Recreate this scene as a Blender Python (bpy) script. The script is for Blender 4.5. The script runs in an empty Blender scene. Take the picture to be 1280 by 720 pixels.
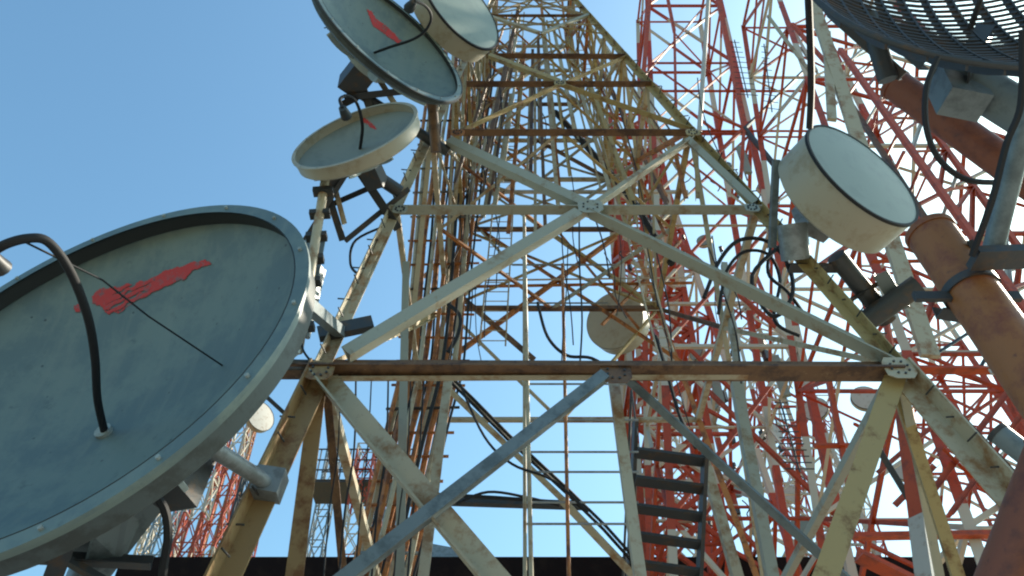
import bpy, math, random
from mathutils import Vector as V, Matrix
random.seed(7)
S = bpy.context.scene
COL = S.collection
CAMZ = 1.6
PITCH = math.radians(45)
FPX = 1004.0
O = V((0, 0, CAMZ))
Fw = V((0, math.cos(PITCH), math.sin(PITCH)))
Up = V((0, -math.sin(PITCH), math.cos(PITCH)))
Rt = V((1, 0, 0))
GZ = 0.0

def ray(x, y): return Fw + Rt*((x-640)/FPX) + Up*((360-y)/FPX)
def ptz(x, y, zc): return O + ray(x, y)*zc                 # a place at a given depth
def at(x, y, Y):                                           # a place on the upright plane Y
    r = ray(x, y); return O + r*(Y/r.y)
# ---------------------------------------------------------------- main tower frame
TD, TK = 7.0, 0.15
def yf(h): return TD + TK*min(h, 22)
def xl(h): return -2.45 + 0.125*(min(h, 22)-6.5)
def xr(h): return 4.96 - 0.209*(min(h, 22)-6.5)
def wd(h): return xr(h)-xl(h)
def yb(h): return yf(h)+wd(h)
def onplane(x, y, fn):
    r = ray(x, y); t = r.z/r.y; Y = 10.0
    for _ in range(60): Y = 0.5*Y+0.5*fn(t*Y)
    return O + r*(Y/r.y)
def fr(x, y): return onplane(x, y, yf)
def bk(x, y): return onplane(x, y, yb)
def mid(q): return lambda x, y: onplane(x, y, lambda h: yf(h)+q*wd(h))
def corner(i, h):                                          # 0 FL 1 FR 2 BR 3 BL
    return V(((xl(h), xr(h), xr(h), xl(h))[i], (yf(h), yf(h), yb(h), yb(h))[i], h+CAMZ))

# ---------------------------------------------------------------- mesh collecting
class MB:
    def __init__(s): s.v = []; s.f = []; s.sm = []
    def add(s, vs, fs, smooth=False):
        n = len(s.v); s.v += [V(p) for p in vs]
        for f in fs: s.f.append([i+n for i in f]); s.sm.append(smooth)
        return s
    def frame(s, a, b, up=None):
        d = (b-a).normalized(); u = V(up) if up else V((0, 0, 1))
        if abs(d.dot(u.normalized())) > .96: u = V((0, 1, 0)) if abs(d.y) < .9 else V((1, 0, 0))
        x = d.cross(u).normalized(); y = x.cross(d).normalized()
        return d, x, y
    def box(s, a, b, w, h, up=None, ox=0, oy=0):
        a = V(a); b = V(b); d, x, y = s.frame(a, b, up)
        q = [(-w/2+ox, -h/2+oy), (w/2+ox, -h/2+oy), (w/2+ox, h/2+oy), (-w/2+ox, h/2+oy)]
        vs = [a+x*i+y*j for i, j in q]+[b+x*i+y*j for i, j in q]
        return s.add(vs, [(3, 2, 1, 0), (4, 5, 6, 7), (0, 1, 5, 4), (1, 2, 6, 5), (2, 3, 7, 6), (3, 0, 4, 7)])
    def angle(s, a, b, w, up=None, t=None, flip=1):        # L-section steel
        a = V(a); b = V(b); d, x, y = s.frame(a, b, up); t = t or max(w*.1, .006)
        q = [(0, 0), (w*flip, 0), (w*flip, t), (t*flip, t), (t*flip, w), (0, w)]
        q = [(i-w*.5*flip, j-w*.5) for i, j in q]
        if flip < 0: q = q[::-1]
        n = 6; vs = [a+x*i+y*j for i, j in q]+[b+x*i+y*j for i, j in q]
        return s.add(vs, [(3, 2, 1, 0), (5, 4, 3, 0), (6, 7, 8, 9), (6, 9, 10, 11)]+[(i, (i+1) % n, (i+1) % n+n, i+n) for i in range(n)])
    def tube(s, pts, r, n=8, caps=True, r2=None):
        pts = [V(p) for p in pts]; m = len(pts); px = None; base = len(s.v)
        for i, p in enumerate(pts):
            d = (pts[min(i+1, m-1)]-pts[max(i-1, 0)]).normalized()
            if px is None:
                u = V((0, 0, 1)) if abs(d.z) < .9 else V((1, 0, 0)); px = d.cross(u).normalized()
            px = (px-d*px.dot(d)).normalized(); py = d.cross(px)
            rr = r if r2 is None else r+(r2-r)*i/(m-1)
            for k in range(n):
                a = 2*math.pi*k/n; s.v.append(p+(px*math.cos(a)+py*math.sin(a))*rr)
        for i in range(m-1):
            for k in range(n):
                k2 = (k+1) % n
                s.f.append([base+i*n+k, base+i*n+k2, base+(i+1)*n+k2, base+(i+1)*n+k]); s.sm.append(n > 5)
        if caps:
            s.f.append([base+k for k in range(n)][::-1]); s.f.append([base+(m-1)*n+k for k in range(n)]); s.sm += [False]*2
        return s
    def lathe(s, C, N, prof, n=64, closed=False):          # prof: (radius, distance along N)
        C = V(C); N = V(N).normalized(); a = N.cross(V((0, 0, 1))).normalized(); b = N.cross(a); base = len(s.v); m = len(prof)
        for r, z in prof:
            for k in range(n):
                t = 2*math.pi*k/n; s.v.append(C+N*z+(a*math.cos(t)+b*math.sin(t))*max(r, .0005))
        for i in range(m-1 if not closed else m):
            j = (i+1) % m
            for k in range(n):
                k2 = (k+1) % n
                s.f.append([base+i*n+k, base+j*n+k, base+j*n+k2, base+i*n+k2]); s.sm.append(True)
        return s
    def build(s, name, mat, parent=None, sharp=None):
        off = V(parent['_o']) if parent is not None and '_o' in parent else V((0, 0, 0))
        me = bpy.data.meshes.new(name); me.from_pydata([p-off for p in s.v], [], s.f); me.materials.append(mat)
        me.polygons.foreach_set('use_smooth', s.sm); me.update()
        if any(s.sm): me.set_sharp_from_angle(angle=math.radians(40))
        o = bpy.data.objects.new(name, me); COL.objects.link(o)
        o['_o'] = tuple(off)
        if parent is not None: o.parent = parent
        return o
def tag(o, label=None, cat=None, group=None, kind=None):
    if label: o['label'] = label
    if cat: o['category'] = cat
    if group: o['group'] = group
    if kind: o['kind'] = kind
    return o
def thing(name, loc, label, cat, group=None):
    o = bpy.data.objects.new(name, None); COL.objects.link(o); o.location = V(loc); o['_o'] = tuple(V(loc)); o.empty_display_size = .2
    return tag(o, label, cat, group)

# ---------------------------------------------------------------- materials
def mat(name, c, c2=None, amt=.5, scale=3., rough=.55, metal=0., bump=.15, c3=None, spec=.5, fine=14.):
    m = bpy.data.materials.new(name); m.use_nodes = True; nt = m.node_tree; b = nt.nodes['Principled BSDF']
    b.inputs['Roughness'].default_value = rough; b.inputs['Metallic'].default_value = metal
    b.inputs['Specular IOR Level'].default_value = spec
    b.inputs['Base Color'].default_value = (*c, 1)
    tc = nt.nodes.new('ShaderNodeTexCoord')
    def noise(sc, det=6, r=.6):
        n = nt.nodes.new('ShaderNodeTexNoise'); n.inputs['Scale'].default_value = sc; n.inputs['Detail'].default_value = det
        n.inputs['Roughness'].default_value = r; nt.links.new(tc.outputs['Object'], n.inputs['Vector']); return n
    def mixc(fac, A, Bc):
        x = nt.nodes.new('ShaderNodeMix'); x.data_type = 'RGBA'; nt.links.new(fac, x.inputs[0])
        if isinstance(A, tuple): x.inputs[6].default_value = (*A, 1)
        else: nt.links.new(A, x.inputs[6])
        x.inputs[7].default_value = (*Bc, 1); return x.outputs[2]
    def ramp(n, lo, hi):
        r = nt.nodes.new('ShaderNodeMapRange'); r.inputs[1].default_value = lo; r.inputs[2].default_value = hi
        nt.links.new(n.outputs['Fac'], r.inputs[0]); return r.outputs[0]
    out = c
    if c2:
        n = noise(scale, 8, .7); out = mixc(ramp(n, .62-amt*.3, .74-amt*.3), c, c2)
    if c3:
        n = noise(fine, 5, .7); out = mixc(ramp(n, .60, .72), out if not isinstance(out, tuple) else c, c3)
    if not isinstance(out, tuple): nt.links.new(out, b.inputs['Base Color'])
    if bump:
        n = noise(fine*2.5, 4); bp = nt.nodes.new('ShaderNodeBump'); bp.inputs['Strength'].default_value = bump; bp.inputs['Distance'].default_value = .01
        nt.links.new(n.outputs['Fac'], bp.inputs['Height']); nt.links.new(bp.outputs['Normal'], b.inputs['Normal'])
    return m
RUST = (.20, .065, .02)
M = {}
M['cream'] = mat('cream paint', (.40, .36, .26), (.25, .14, .06), .40, 2.2, c3=(.30, .27, .20))
M['grey'] = mat('pale grey green paint', (.31, .32, .265), (.22, .15, .08), .25, 2., c3=(.22, .24, .21))
M['tan'] = mat('tan paint', (.30, .20, .09), (.17, .075, .025), .4, 2.5, c3=(.24, .17, .09))
M['olive'] = mat('yellow olive paint', (.36, .275, .12), (.16, .08, .025), .35, 2.5, c3=(.27, .21, .10))
M['brown'] = mat('brown weathered steel', (.15, .078, .036), (.06, .03, .018), .5, 2.5, c3=(.26, .17, .09))
M['rust'] = mat('rusty orange steel', (.40, .15, .035), (.16, .055, .02), .5, 4, c3=(.38, .28, .16))
M['galv'] = mat('galvanised steel', (.24, .275, .29), (.17, .19, .2), .5, 5, rough=.42, metal=.35)
M['blue'] = mat('blue grey steel', (.15, .19, .205), (.09, .115, .125), .4, 3, rough=.5, metal=.2)
M['dark'] = mat('dark steel', (.045, .050, .055), (.09, .06, .04), .3, 4, rough=.5, metal=.3)
M['black'] = mat('black cable jacket', (.018, .019, .022), None, rough=.7, spec=.3, bump=0)
M['red'] = mat('red lead paint', (.44, .060, .010), (.24, .038, .012), .4, 3, c3=(.30, .045, .02))
M['white'] = mat('white tower paint', (.45, .43, .39), (.30, .22, .16), .25, 3, c3=(.48, .46, .42))
M['orange'] = mat('orange brown pipe paint', (.25, .098, .028), (.17, .05, .020), .45, 3, rough=.55, bump=.25, c3=(.13, .045, .022), fine=16.)
M['orangedark'] = mat('dark orange brown pipe paint', (.20, .058, .024), (.13, .035, .018), .4, 4, rough=.55, bump=.25, c3=(.10, .035, .02), fine=16.)
M['dish'] = mat('teal grey dish paint', (.14, .195, .188), (.10, .15, .16), .6, 1.3, rough=.5, bump=.05, c3=(.09, .13, .135), fine=6.)
def weather(m):                                            # rain streaks running down, dried specks and scuffs
    nt = m.node_tree; b = nt.nodes['Principled BSDF']; src = b.inputs['Base Color'].links[0].from_socket
    tc = nt.nodes.new('ShaderNodeTexCoord'); mp_ = nt.nodes.new('ShaderNodeMapping'); mp_.inputs['Scale'].default_value = (9, 9, .5); nt.links.new(tc.outputs['Object'], mp_.inputs[0])
    n = nt.nodes.new('ShaderNodeTexNoise'); n.inputs['Scale'].default_value = 1.2; n.inputs['Detail'].default_value = 6; nt.links.new(mp_.outputs[0], n.inputs['Vector'])
    mr = nt.nodes.new('ShaderNodeMapRange'); mr.inputs[1].default_value = .52; mr.inputs[2].default_value = .75; mr.inputs[4].default_value = .55; nt.links.new(n.outputs['Fac'], mr.inputs[0])
    x = nt.nodes.new('ShaderNodeMix'); x.data_type = 'RGBA'; nt.links.new(mr.outputs[0], x.inputs[0]); nt.links.new(src, x.inputs[6]); x.inputs[7].default_value = (.17, .215, .20, 1)
    v = nt.nodes.new('ShaderNodeTexVoronoi'); v.inputs['Scale'].default_value = 5.5; nt.links.new(tc.outputs['Object'], v.inputs['Vector'])
    n2 = nt.nodes.new('ShaderNodeTexNoise'); n2.inputs['Scale'].default_value = 3.; nt.links.new(tc.outputs['Object'], n2.inputs['Vector'])
    m1 = nt.nodes.new('ShaderNodeMapRange'); m1.inputs[1].default_value = .10; m1.inputs[2].default_value = .05; nt.links.new(v.outputs['Distance'], m1.inputs[0])
    m2 = nt.nodes.new('ShaderNodeMapRange'); m2.inputs[1].default_value = .50; m2.inputs[2].default_value = .56; nt.links.new(n2.outputs['Fac'], m2.inputs[0])
    mu = nt.nodes.new('ShaderNodeMath'); mu.operation = 'MULTIPLY'; nt.links.new(m1.outputs[0], mu.inputs[0]); nt.links.new(m2.outputs[0], mu.inputs[1])
    y = nt.nodes.new('ShaderNodeMix'); y.data_type = 'RGBA'; nt.links.new(mu.outputs[0], y.inputs[0]); nt.links.new(x.outputs[2], y.inputs[6]); y.inputs[7].default_value = (.04, .055, .06, 1)
    nt.links.new(y.outputs[2], b.inputs['Base Color'])
weather(M['dish'])
M['dishback'] = mat('dish rear paint', (.30, .36, .36), (.22, .24, .22), .4, 2, rough=.6, bump=.05)
M['radome'] = mat('pale radome', (.215, .27, .245), (.19, .24, .22), .4, 2.2, rough=.5, bump=.02)
M['shroud'] = mat('shroud paint', (.35, .335, .27), (.28, .245, .17), .4, 2, rough=.5, bump=.03)
M['skirtshade'] = mat('painted shade of rim rear', (.06, .08, .085), (.04, .05, .05), .5, 3, rough=.6)  # dark colour standing in for shade behind the rims
M['rimdark'] = mat('dark lip shade and edge band', (.022, .028, .030), None, rough=.7, bump=.05)  # shade painted inside the lips; also the edge band's own dark colour
M['palebowl'] = mat('pale grey bowl paint', (.19, .235, .235), (.15, .19, .195), .5, 1.6, rough=.55, bump=.03)
M['mark'] = mat('faded red mark', (.48, .030, .028), (.20, .09, .10), .30, 9, c3=(.12, .14, .15), fine=22., rough=.6, bump=0)
M['roof'] = mat('dark roof fascia', (.014, .009, .009), (.022, .014, .012), .4, 1., rough=.95, spec=.1)
M['wall'] = mat('plaster wall', (.42, .38, .32), (.34, .30, .25), .5, .6)
M['glass'] = mat('window glass', (.03, .04, .05), None, rough=.1, bump=0)
def bands(name, period, phase, duty=.5, axis_rot=0):
    m = mat(name, (.40, .048, .010), (.24, .038, .012), .4, 3); nt = m.node_tree; b = nt.nodes['Principled BSDF']
    src = b.inputs['Base Color'].links[0].from_socket
    g = nt.nodes.new('ShaderNodeNewGeometry'); sp = nt.nodes.new('ShaderNodeSeparateXYZ'); nt.links.new(g.outputs['Position'], sp.inputs[0])
    def mth(op, a, v):
        n = nt.nodes.new('ShaderNodeMath'); n.operation = op; nt.links.new(a, n.inputs[0]); n.inputs[1].default_value = v; return n.outputs[0]
    z = mth('LESS_THAN', mth('FRACT', mth('MULTIPLY', mth('ADD', sp.outputs[2], phase), 1/period), 0), duty)
    x = nt.nodes.new('ShaderNodeMix'); x.data_type = 'RGBA'; nt.links.new(z, x.inputs[0]); x.inputs[6].default_value = (.48, .43, .35, 1)
    nt.links.new(src, x.inputs[7]); nt.links.new(x.outputs[2], b.inputs['Base Color']); return m

# ---------------------------------------------------------------- setting
def flat(name, x0, x1, y0, y1, z, m):
    mb = MB(); mb.add([(x0, y0, z), (x1, y0, z), (x1, y1, z), (x0, y1, z)], [(0, 1, 2, 3)])
    return tag(mb.build(name, m), kind='structure')
GRD = mat('dry ground', (.24, .19, .12), (.12, .13, .05), .5, .35, rough=.95, c3=(.30, .25, .18), fine=2.)
flat('ground', -3000, 3000, -3000, 3000, 0, GRD)
CONC = mat('concrete pad', (.34, .32, .29), (.25, .23, .20), .5, .6, rough=.9)
flat('pavement', -9, 16, -6, 26, .004, CONC)

# building behind, whose dark roof edge closes the picture below
bd = thing('office_building', (2, 44, 0), 'long low building with a dark overhanging flat roof edge behind the towers', 'building')
RZ = at(640, 696, 40).z
mb = MB(); mb.box((-19, 46, (RZ-1)/2), (28, 46, (RZ-1)/2), 10, RZ-1.0); mb.build('wall', M['wall'], bd)
mb = MB(); mb.box((-20.6, 46, RZ-.55), (30, 46, RZ-.55), 12, 1.1); rf = mb.build('roof', M['roof'], bd)
mb = MB(); mb.box((-2.3, 40.6, RZ+.002), (-0.3, 40.6, RZ+.002), .5, .0); 
v = [(-5.2, 40.4, RZ), (-2.0, 40.4, RZ), (-2.6, 40.4, RZ+.62), (-4.3, 40.4, RZ+.95)]
mb = MB(); mb.add(v+[(a, b+2, c) for a, b, c in v], [(0, 1, 2, 3), (7, 6, 5, 4), (0, 4, 5, 1), (1, 5, 6, 2), (2, 6, 7, 3), (3, 7, 4, 0)]); mb.build('rooflight', M['galv'], rf)
for fl in range(5):
    for k in range(11):
        x = -16.8+k*4.1; z = 1.4+fl*3.6
        if z+1.7 > RZ-1.2: continue
        mb = MB(); mb.box((x, 40.97, z+.8), (x+1.8, 40.97, z+.8), .08, 1.6); w = mb.build('window', M['galv'], bd)
        mb = MB(); mb.box((x+.08, 40.925, z+.8), (x+1.72, 40.925, z+.8), .02, 1.44); mb.build('pane', M['glass'], w)

# ---------------------------------------------------------------- main tower
mt = thing('lattice_tower', (1.6, 12, 0), 'large weathered cream and rust coloured lattice tower looked up into from its foot', 'tower')
HL = [h(700, y).z-CAMZ for h, y in ((fr, 458), (fr, 258), (fr, 163), (fr, 103), (fr, 68))]
while HL[-1] < 30: HL.append(HL[-1]+(1.45 if HL[-1] < 22 else 1.8))
LEV = [-CAMZ, 2.2]+HL
legm = {0: M['cream'], 1: M['cream'], 2: M['rust'], 3: M['rust']}
for i in range(4):
    w = .26 if i < 2 else .2
    for lo, hi, m in ((0, 2, (M['tan'], M['cream'], M['rust'], M['rust'])[i]), (2, len(LEV)-1, (M['cream'], M['olive'], M['rust'], M['rust'])[i])):
        mb = MB()
        for a, b in zip(LEV[lo:hi], LEV[lo+1:hi+1]):
            p, q = corner(i, a), corner(i, b); ww = w*(1 if a < 6 else .75-.35*a/22 if a < 22 else .4)
            mb.angle(p, q, ww, (0, -1 if i < 2 else 1, 0), flip=1 if i in (0, 2) else -1)
        mb.build('leg', m, mt)
    pb = MB(); pb.box(corner(i, -CAMZ)-V((0, 0, .0)), corner(i, -CAMZ)+V((0, 0, .35)), .8, .8); pb.build('footing', CONC, mt)
def member(a, b, w, m, name='diagonal_brace', up=(0, 0, 1), parent=mt, flip=1):
    mb = MB(); mb.angle(a, b, w, up, flip=flip); return mb.build(name, m, parent)
def toground(a, b):
    d = b-a; t = (GZ+.0-a.z)/d.z; return a+d*t
# front face beams
L1 = fr(400, 461); R1 = fr(1125, 456); C1 = fr(765, 459)
def beam(x0, y0, x1, y1, pl, w, m, name='horizontal_beam', flip=1, up=(0, 0, 1)):
    return member(pl(x0, y0), pl(x1, y1), w, m, name, up, flip=flip)
beam(322, 453, 1122, 456, fr, .31, M['brown'])
beam(402, 470, 1122, 467, mid(.012), .10, M['cream'])
beam(487, 258, 950, 258, fr, .20, M['grey'])
beam(575, 163, 868, 163, fr, .16, M['brown'])
beam(583, 103, 815, 103, fr, .15, M['brown'])
beam(608, 68, 782, 69, fr, .14, M['brown'])
# front bracing read off the real tower
F = [(1122, 448, 742, 262, .22, 'grey'), (742, 262, 562, 178, .16, 'grey'), (432, 444, 722, 268, .16, 'grey'), (722, 268, 862, 172, .15, 'cream'),
     (578, 160, 698, 105, .11, 'olive'), (698, 105, 780, 70, .10, 'olive'), (866, 160, 700, 103, .12, 'olive'), (700, 103, 612, 70, .10, 'olive')]
for x0, y0, x1, y1, w, m in F: member(fr(x0, y0), fr(x1, y1), w*1.12, M[m], flip=random.choice((1, -1)))
nf = mid(-.012)
a = L1; b = fr(622, 724); member(a, toground(a, b), .27, M['cream'])
a = nf(755, 470); b = nf(440, 716); member(a, toground(a, b), .14, M['blue'])
a = mid(.03)(788, 472); b = at(1030, 692, 8.6); member(a, toground(a, b), .14, M['blue'])
a = L1+V((0, .12, 0)); b = at(370, 724, 8.6); member(a, toground(a, b), .20, M['tan'])
a = L1+V((.05, .25, 0)); b = at(428, 690, 10.0); member(a, toground(a, b), .11, M['brown'])
a = R1+V((0, .12, 0)); b = at(1030, 724, 8.2); member(a, toground(a, b), .25, M['olive'])
a = R1+V((0, .25, 0)); b = at(1198, 722, 9.2); member(a, toground(a, b), .14, M['olive'])
# second leg line near the left front leg (pale, mottled pipes) and pale member on the right
for x0, y0, x1, y1, Y0, Y1, w, m in ((478, 300, 415, 440, 8.5, 8.2, .10, 'cream'), (560, 480, 530, 720, 9.6, 9.0, .13, 'cream'), (508, 330, 500, 720, 9.5, 9.2, .12, 'grey'),
        (766, 470, 800, 722, 8.6, 8.4, .13, 'cream'), (880, 575, 922, 722, 12.5, 12.5, .17, 'cream'), (920, 480, 965, 722, 11, 11, .17, 'grey'), (905, 330, 930, 520, 11.4, 11.2, .12, 'grey')):
    a = at(x0, y0, Y0); b = at(x1, y1, Y1); member(a, toground(a, b) if y1 > 700 else b, w, M[m], 'post')
# rear and inner bracing
B = [(570, 357, 865, 352, bk, .10, 'rust', 'horizontal_beam'), (570, 350, 865, 346, mid(.95), .06, 'white', 'horizontal_beam'), (585, 275, 855, 452, bk, .12, 'rust', 0), (566, 446, 770, 296, bk, .10, 'rust', 0),
     (566, 362, 668, 450, bk, .10, 'brown', 0), (528, 345, 608, 262, bk, .13, 'rust', 0), (608, 262, 700, 163, bk, .12, 'brown', 0), (560, 240, 640, 330, bk, .09, 'grey', 0),
     (600, 240, 860, 240, bk, .08, 'white', 'horizontal_beam'), (700, 290, 800, 410, bk, .09, 'rust', 0), (752, 405, 850, 300, bk, .10, 'rust', 0),
     (640, 330, 770, 330, mid(.7), .06, 'galv', 'horizontal_beam'), (655, 378, 760, 378, mid(.8), .05, 'galv', 'horizontal_beam'), (860, 175, 945, 255, fr, .12, 'grey', 0),
     (840, 175, 858, 250, mid(.1), .07, 'rust', 'post'), (870, 170, 872, 250, mid(.1), .07, 'olive', 'post')]
for x0, y0, x1, y1, pl, w, m, nm in B: member(pl(x0, y0), pl(x1, y1), w, M[m], nm or 'diagonal_brace', flip=random.choice((1, -1)))
pal2 = ['cream', 'olive', 'cream', 'grey', 'cream', 'rust']
pal = ['olive', 'brown', 'cream', 'olive', 'cream', 'rust', 'cream', 'grey']
def P(i, h): return corner(i, h)
faces = ((0, 1), (1, 2), (2, 3), (3, 0))
ndb = [0]
for li in range(1, len(LEV)-1):
    a, b = LEV[li], LEV[li+1]; w = max(.085, .14-.0026*a)
    if a > 23: break
    for fi, (i, j) in enumerate(faces):
        if fi == 0 and li < 7: 
            continue
        rr = random.Random(li*10+fi)
        member(P(i, b), P(j, b), w*.95, M[rr.choice(pal)], 'horizontal_beam')
        if fi == 2 and li == 2: continue
        if fi in (1, 3) and li == 2: w *= .8
        m1, m2 = M[rr.choice(pal)], M[rr.choice(pal)]
        if li % 2 == 0: member(P(i, a), (P(i, b)+P(j, b))/2, w*.85, m1); member(P(j, a), (P(i, b)+P(j, b))/2, w*.85, m2, flip=-1)
        else: member((P(i, a)+P(j, a))/2, P(i, b), w*.85, m1); member((P(i, a)+P(j, a))/2, P(j, b), w*.85, m2, flip=-1)
        if li > 3: member(P(i, a), P(j, b), w*.5, M[rr.choice(pal2)]); member(P(j, a), P(i, b), w*.5, M[rr.choice(pal2)], 'diagonal_brace', flip=-1)
        if li > 4 and fi != 2: member(P(i, (a+b)/2), P(j, (a+b)/2), w*.55, M[rr.choice(pal[:6])], 'secondary_beam')
    # plan bracing
    if li > 2 and a < 22:
        mm = [(P(i, b)+P(j, b))/2 for i, j in faces]
        for q in range(4):
            member(mm[q], mm[(q+1) % 4], w*.6, M[['olive', 'grey', 'rust', 'cream'][q]], 'plan_brace')
# gusset plates at the front nodes
def gusset(x, y, s, m, pl=nf):
    s *= .8; c = pl(x, y); mb = MB(); u = V((0, TK, 1)).normalized()
    q = [(-1, -.7), (-.5, -1), (.6, -1), (1, -.5), (1, .6), (.5, 1), (-.7, 1), (-1, .5)]
    f_ = [c+V((p[0]*s, 0, 0))+u*(p[1]*s) for p in q]; n = V((0, -.012, 0))
    mb.add(f_+[p+n for p in f_], [tuple(range(8)), tuple(range(15, 7, -1))]+[(k, k+8, (k+1) % 8+8, (k+1) % 8) for k in range(8)])
    g = mb.build('gusset_plate', m, mt)
    for k in range(8):
        bb = MB(); a_ = k*math.pi/4+.3; p = c+V((math.cos(a_)*s*.6, -.012, 0))+u*(math.sin(a_)*s*.6); bb.tube([p, p+V((0, -.02, 0))], .016, 6); bb.build('bolt', M['dark'], g)
gusset(400, 463, .22, M['tan']); gusset(1124, 460, .24, M['cream']); gusset(738, 258, .26, M['grey']); gusset(770, 466, .24, M['brown'])
gusset(572, 166, .17, M['rust']); gusset(866, 166, .17, M['olive']); gusset(700, 104, .16, M['olive']); gusset(500, 262, .15, M['grey']); gusset(940, 260, .15, M['grey'])
# climbing ladder inside the tower
def ladder(parent, a0, b0, a1, b1, n, rr, m, name='ladder'):
    mb = MB(); mb.tube([a0, b0], rr, 6); mb.tube([a1, b1], rr, 6)
    lad = mb.build(name, m, parent)
    for k in range(n):
        t = (k+.5)/n; r = MB(); r.tube([a0.lerp(b0, t), a1.lerp(b1, t)], rr*.6, 5); r.build('rung', m, lad)
    return lad
def ext(a, b): return toground(a, b)
a0, b0 = at(655, 270, 10.2), at(664, 720, 10.2); a1, b1 = at(703, 330, 10.2), at(711, 720, 10.2)
mb = MB(); mb.tube([a0, ext(a0, b0)], .032, 8); mb.tube([a0+V((-.0, .12, 0)), ext(a0, b0)+V((-.15, .12, 0))], .028, 8); mb.build('riser_pipe', M['cream'], mt)
mb = MB(); mb.tube([a1, ext(a1, b1)], .028, 8); mb.build('riser_pipe', M['rust'], mt)
for y in (525, 590, 628, 655, 565, 480): r = MB(); r.tube([at(658, y, 10.25), at(798, y, 10.25)], .018, 5); r.build('cross_rod', M['galv'], mt)
a0, a1 = P(3, 7), P(3, 22)
ladder(mt, bk(600, 450)+V((0, -.5, 0)), bk(640, 30)+V((0, -.4, 0)), bk(632, 450)+V((0, -.5, 0)), bk(655, 30)+V((0, -.4, 0)), 46, .022, M['cream'])
ladder(mt, mid(.6)(822, 440), mid(.6)(722, 60), mid(.6)(842, 440), mid(.6)(733, 60), 46, .020, M['cream'])
# upward-going inner verticals and equipment that thicken the head of the tower
for k in range(42):
    x = random.uniform(560, 850); q = random.uniform(.15, .9); y0 = random.uniform(160, 300); y1 = random.uniform(5, 120)
    x1 = 668+(x-668)*((y1+80)/(y0+80))
    member(mid(q)(x, y0), mid(q)(x1, y1), random.uniform(.05, .10), M[random.choice(['cream', 'olive', 'rust', 'cream', 'brown'])], 'post')

# dark walkway and cable tray inside the tower
wk = thing('catwalk', at(640, 628, 11.8), 'dark narrow walkway with a sagging edge crossing the tower below the brown beam', 'walkway')
mb = MB(); mb.box(at(545, 626, 11.8), at(728, 632, 11.8), .14, .10); mb.build('deck', M['dark'], wk)
mb = MB(); mb.tube([at(545, 618, 11.5), at(620, 622, 11.5), at(728, 630, 11.5)], .03, 6); mb.build('rail', M['black'], wk)
tr = thing('cable_tray', at(700, 610, 10.8), 'dark sloping cable tray running down from the brown beam to the stairs', 'cable tray')
a = at(558, 480, 10.3); b = at(705, 622, 11.2); c = at(800, 722, 11.8)
mb = MB(); mb.angle(a, b, .12); mb.angle(b, c, .16); mb.angle(a+V((.12, .1, .1)), b+V((.12, .1, .1)), .06); mb.build('rail', M['cream'], tr)
for k in range(2):
    o = V((.04+.04*k, -.04*k, .08+.03*(k % 2))); mb = MB(); mb.tube([a+o, a.lerp(b, .5)+o+V((0, 0, -.05)), b+o, b.lerp(c, .5)+o+V((0, 0, .05)), c+o], .026, 6); mb.build('cable', M['black'], tr)

# stairs
st = thing('steel_staircase', (at(840, 720, 12.2).x, 14, 0), 'dark open tread steel staircase inside the tower near the red mast', 'stairs')
tl, trr = at(797, 545, 10.5), at(882, 556, 10.5)
bl, br = at(789, 722, 12.1), at(868, 722, 12.1)
wdt = 1.0
def sline(p, q):
    d = q-p; t = (.1-p.z)/d.z; return p, p+d*t
l0, l1 = sline(tl, bl); r0 = trr; r1 = l1+(r0-l0)
mb = MB(); mb.box(l0+V((0, 0, .3)), l1, .06, .22); mb.build('stringer', M['dark'], st)
mb = MB(); mb.box(r0, r1, .06, .22); mb.build('stringer', M['dark'], st)
nst = int((l1-l0).length/.43)
for k in range(nst):
    t = (k+.6)/nst; p, q = l0.lerp(l1, t), r0.lerp(r1, t)
    mb = MB(); mb.box(p, q, .26, .045); mb.build('tread', M['dark'], st)
mb = MB(); mb.tube([l0+V((0, 0, .9)), l1+V((0, 0, .9))], .022, 6)
for k in range(0, nst, 3): mb.tube([l0.lerp(l1, k/nst), l0.lerp(l1, k/nst)+V((0, 0, .9))], .018, 6)
mb.build('handrail', M['dark'], st)

# ---------------------------------------------------------------- cables bundled up the left legs
def cable(pts, r, label, group, m='black', name='coaxial_cable', cat='cable'):
    P_ = []
    for i in range(len(pts)-1):
        p0 = pts[max(i-1, 0)]; p1 = pts[i]; p2 = pts[i+1]; p3 = pts[min(i+2, len(pts)-1)]
        for s in range(6):
            t = s/6; P_.append(.5*((2*p1)+(p2-p0)*t+(2*p0-5*p1+4*p2-p3)*t*t+(3*p1-p0-3*p2+p3)*t**3))
    P_.append(pts[-1]); mb = MB(); mb.tube(P_, r, 6); o = mb.build(name, M[m]); tag(o, label, cat, group); return o
lab = {'black': 'black feeder cable clipped into the bundle on the rear left tower leg', 'rust': 'rust coloured feeder pipe in the bundle on the rear left tower leg', 'cream': 'cream feeder pipe in the bundle on the rear left tower leg'}
for k in range(16):
    q = k/15; m = ['rust', 'cream', 'black', 'rust', 'black', 'cream', 'rust', 'black'][k % 8]
    pl = mid(.72+.25*((k*7) % 5)/5); pts = []
    for y in (735, 640, 545, 460, 380, 300, 230, 170, 110, 60):
        x = 500+q*78+(460-y)*.10+random.uniform(-2, 2) - (max(0, y-460))*.13
        pts.append(pl(x, y))
    pts = [toground(pts[1], pts[0])]+pts
    cable(pts, random.choice((.028, .034, .042)) if m == 'black' else random.choice((.05, .065)), lab[m], m+' feeders in the bundle on the rear left tower leg', m, 'feeder_cable' if m == 'black' else 'feeder_pipe')
for k in range(8):                                        # clamps
    pass
lab2 = 'thin black cable hanging straight down past the left front leg'
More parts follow.
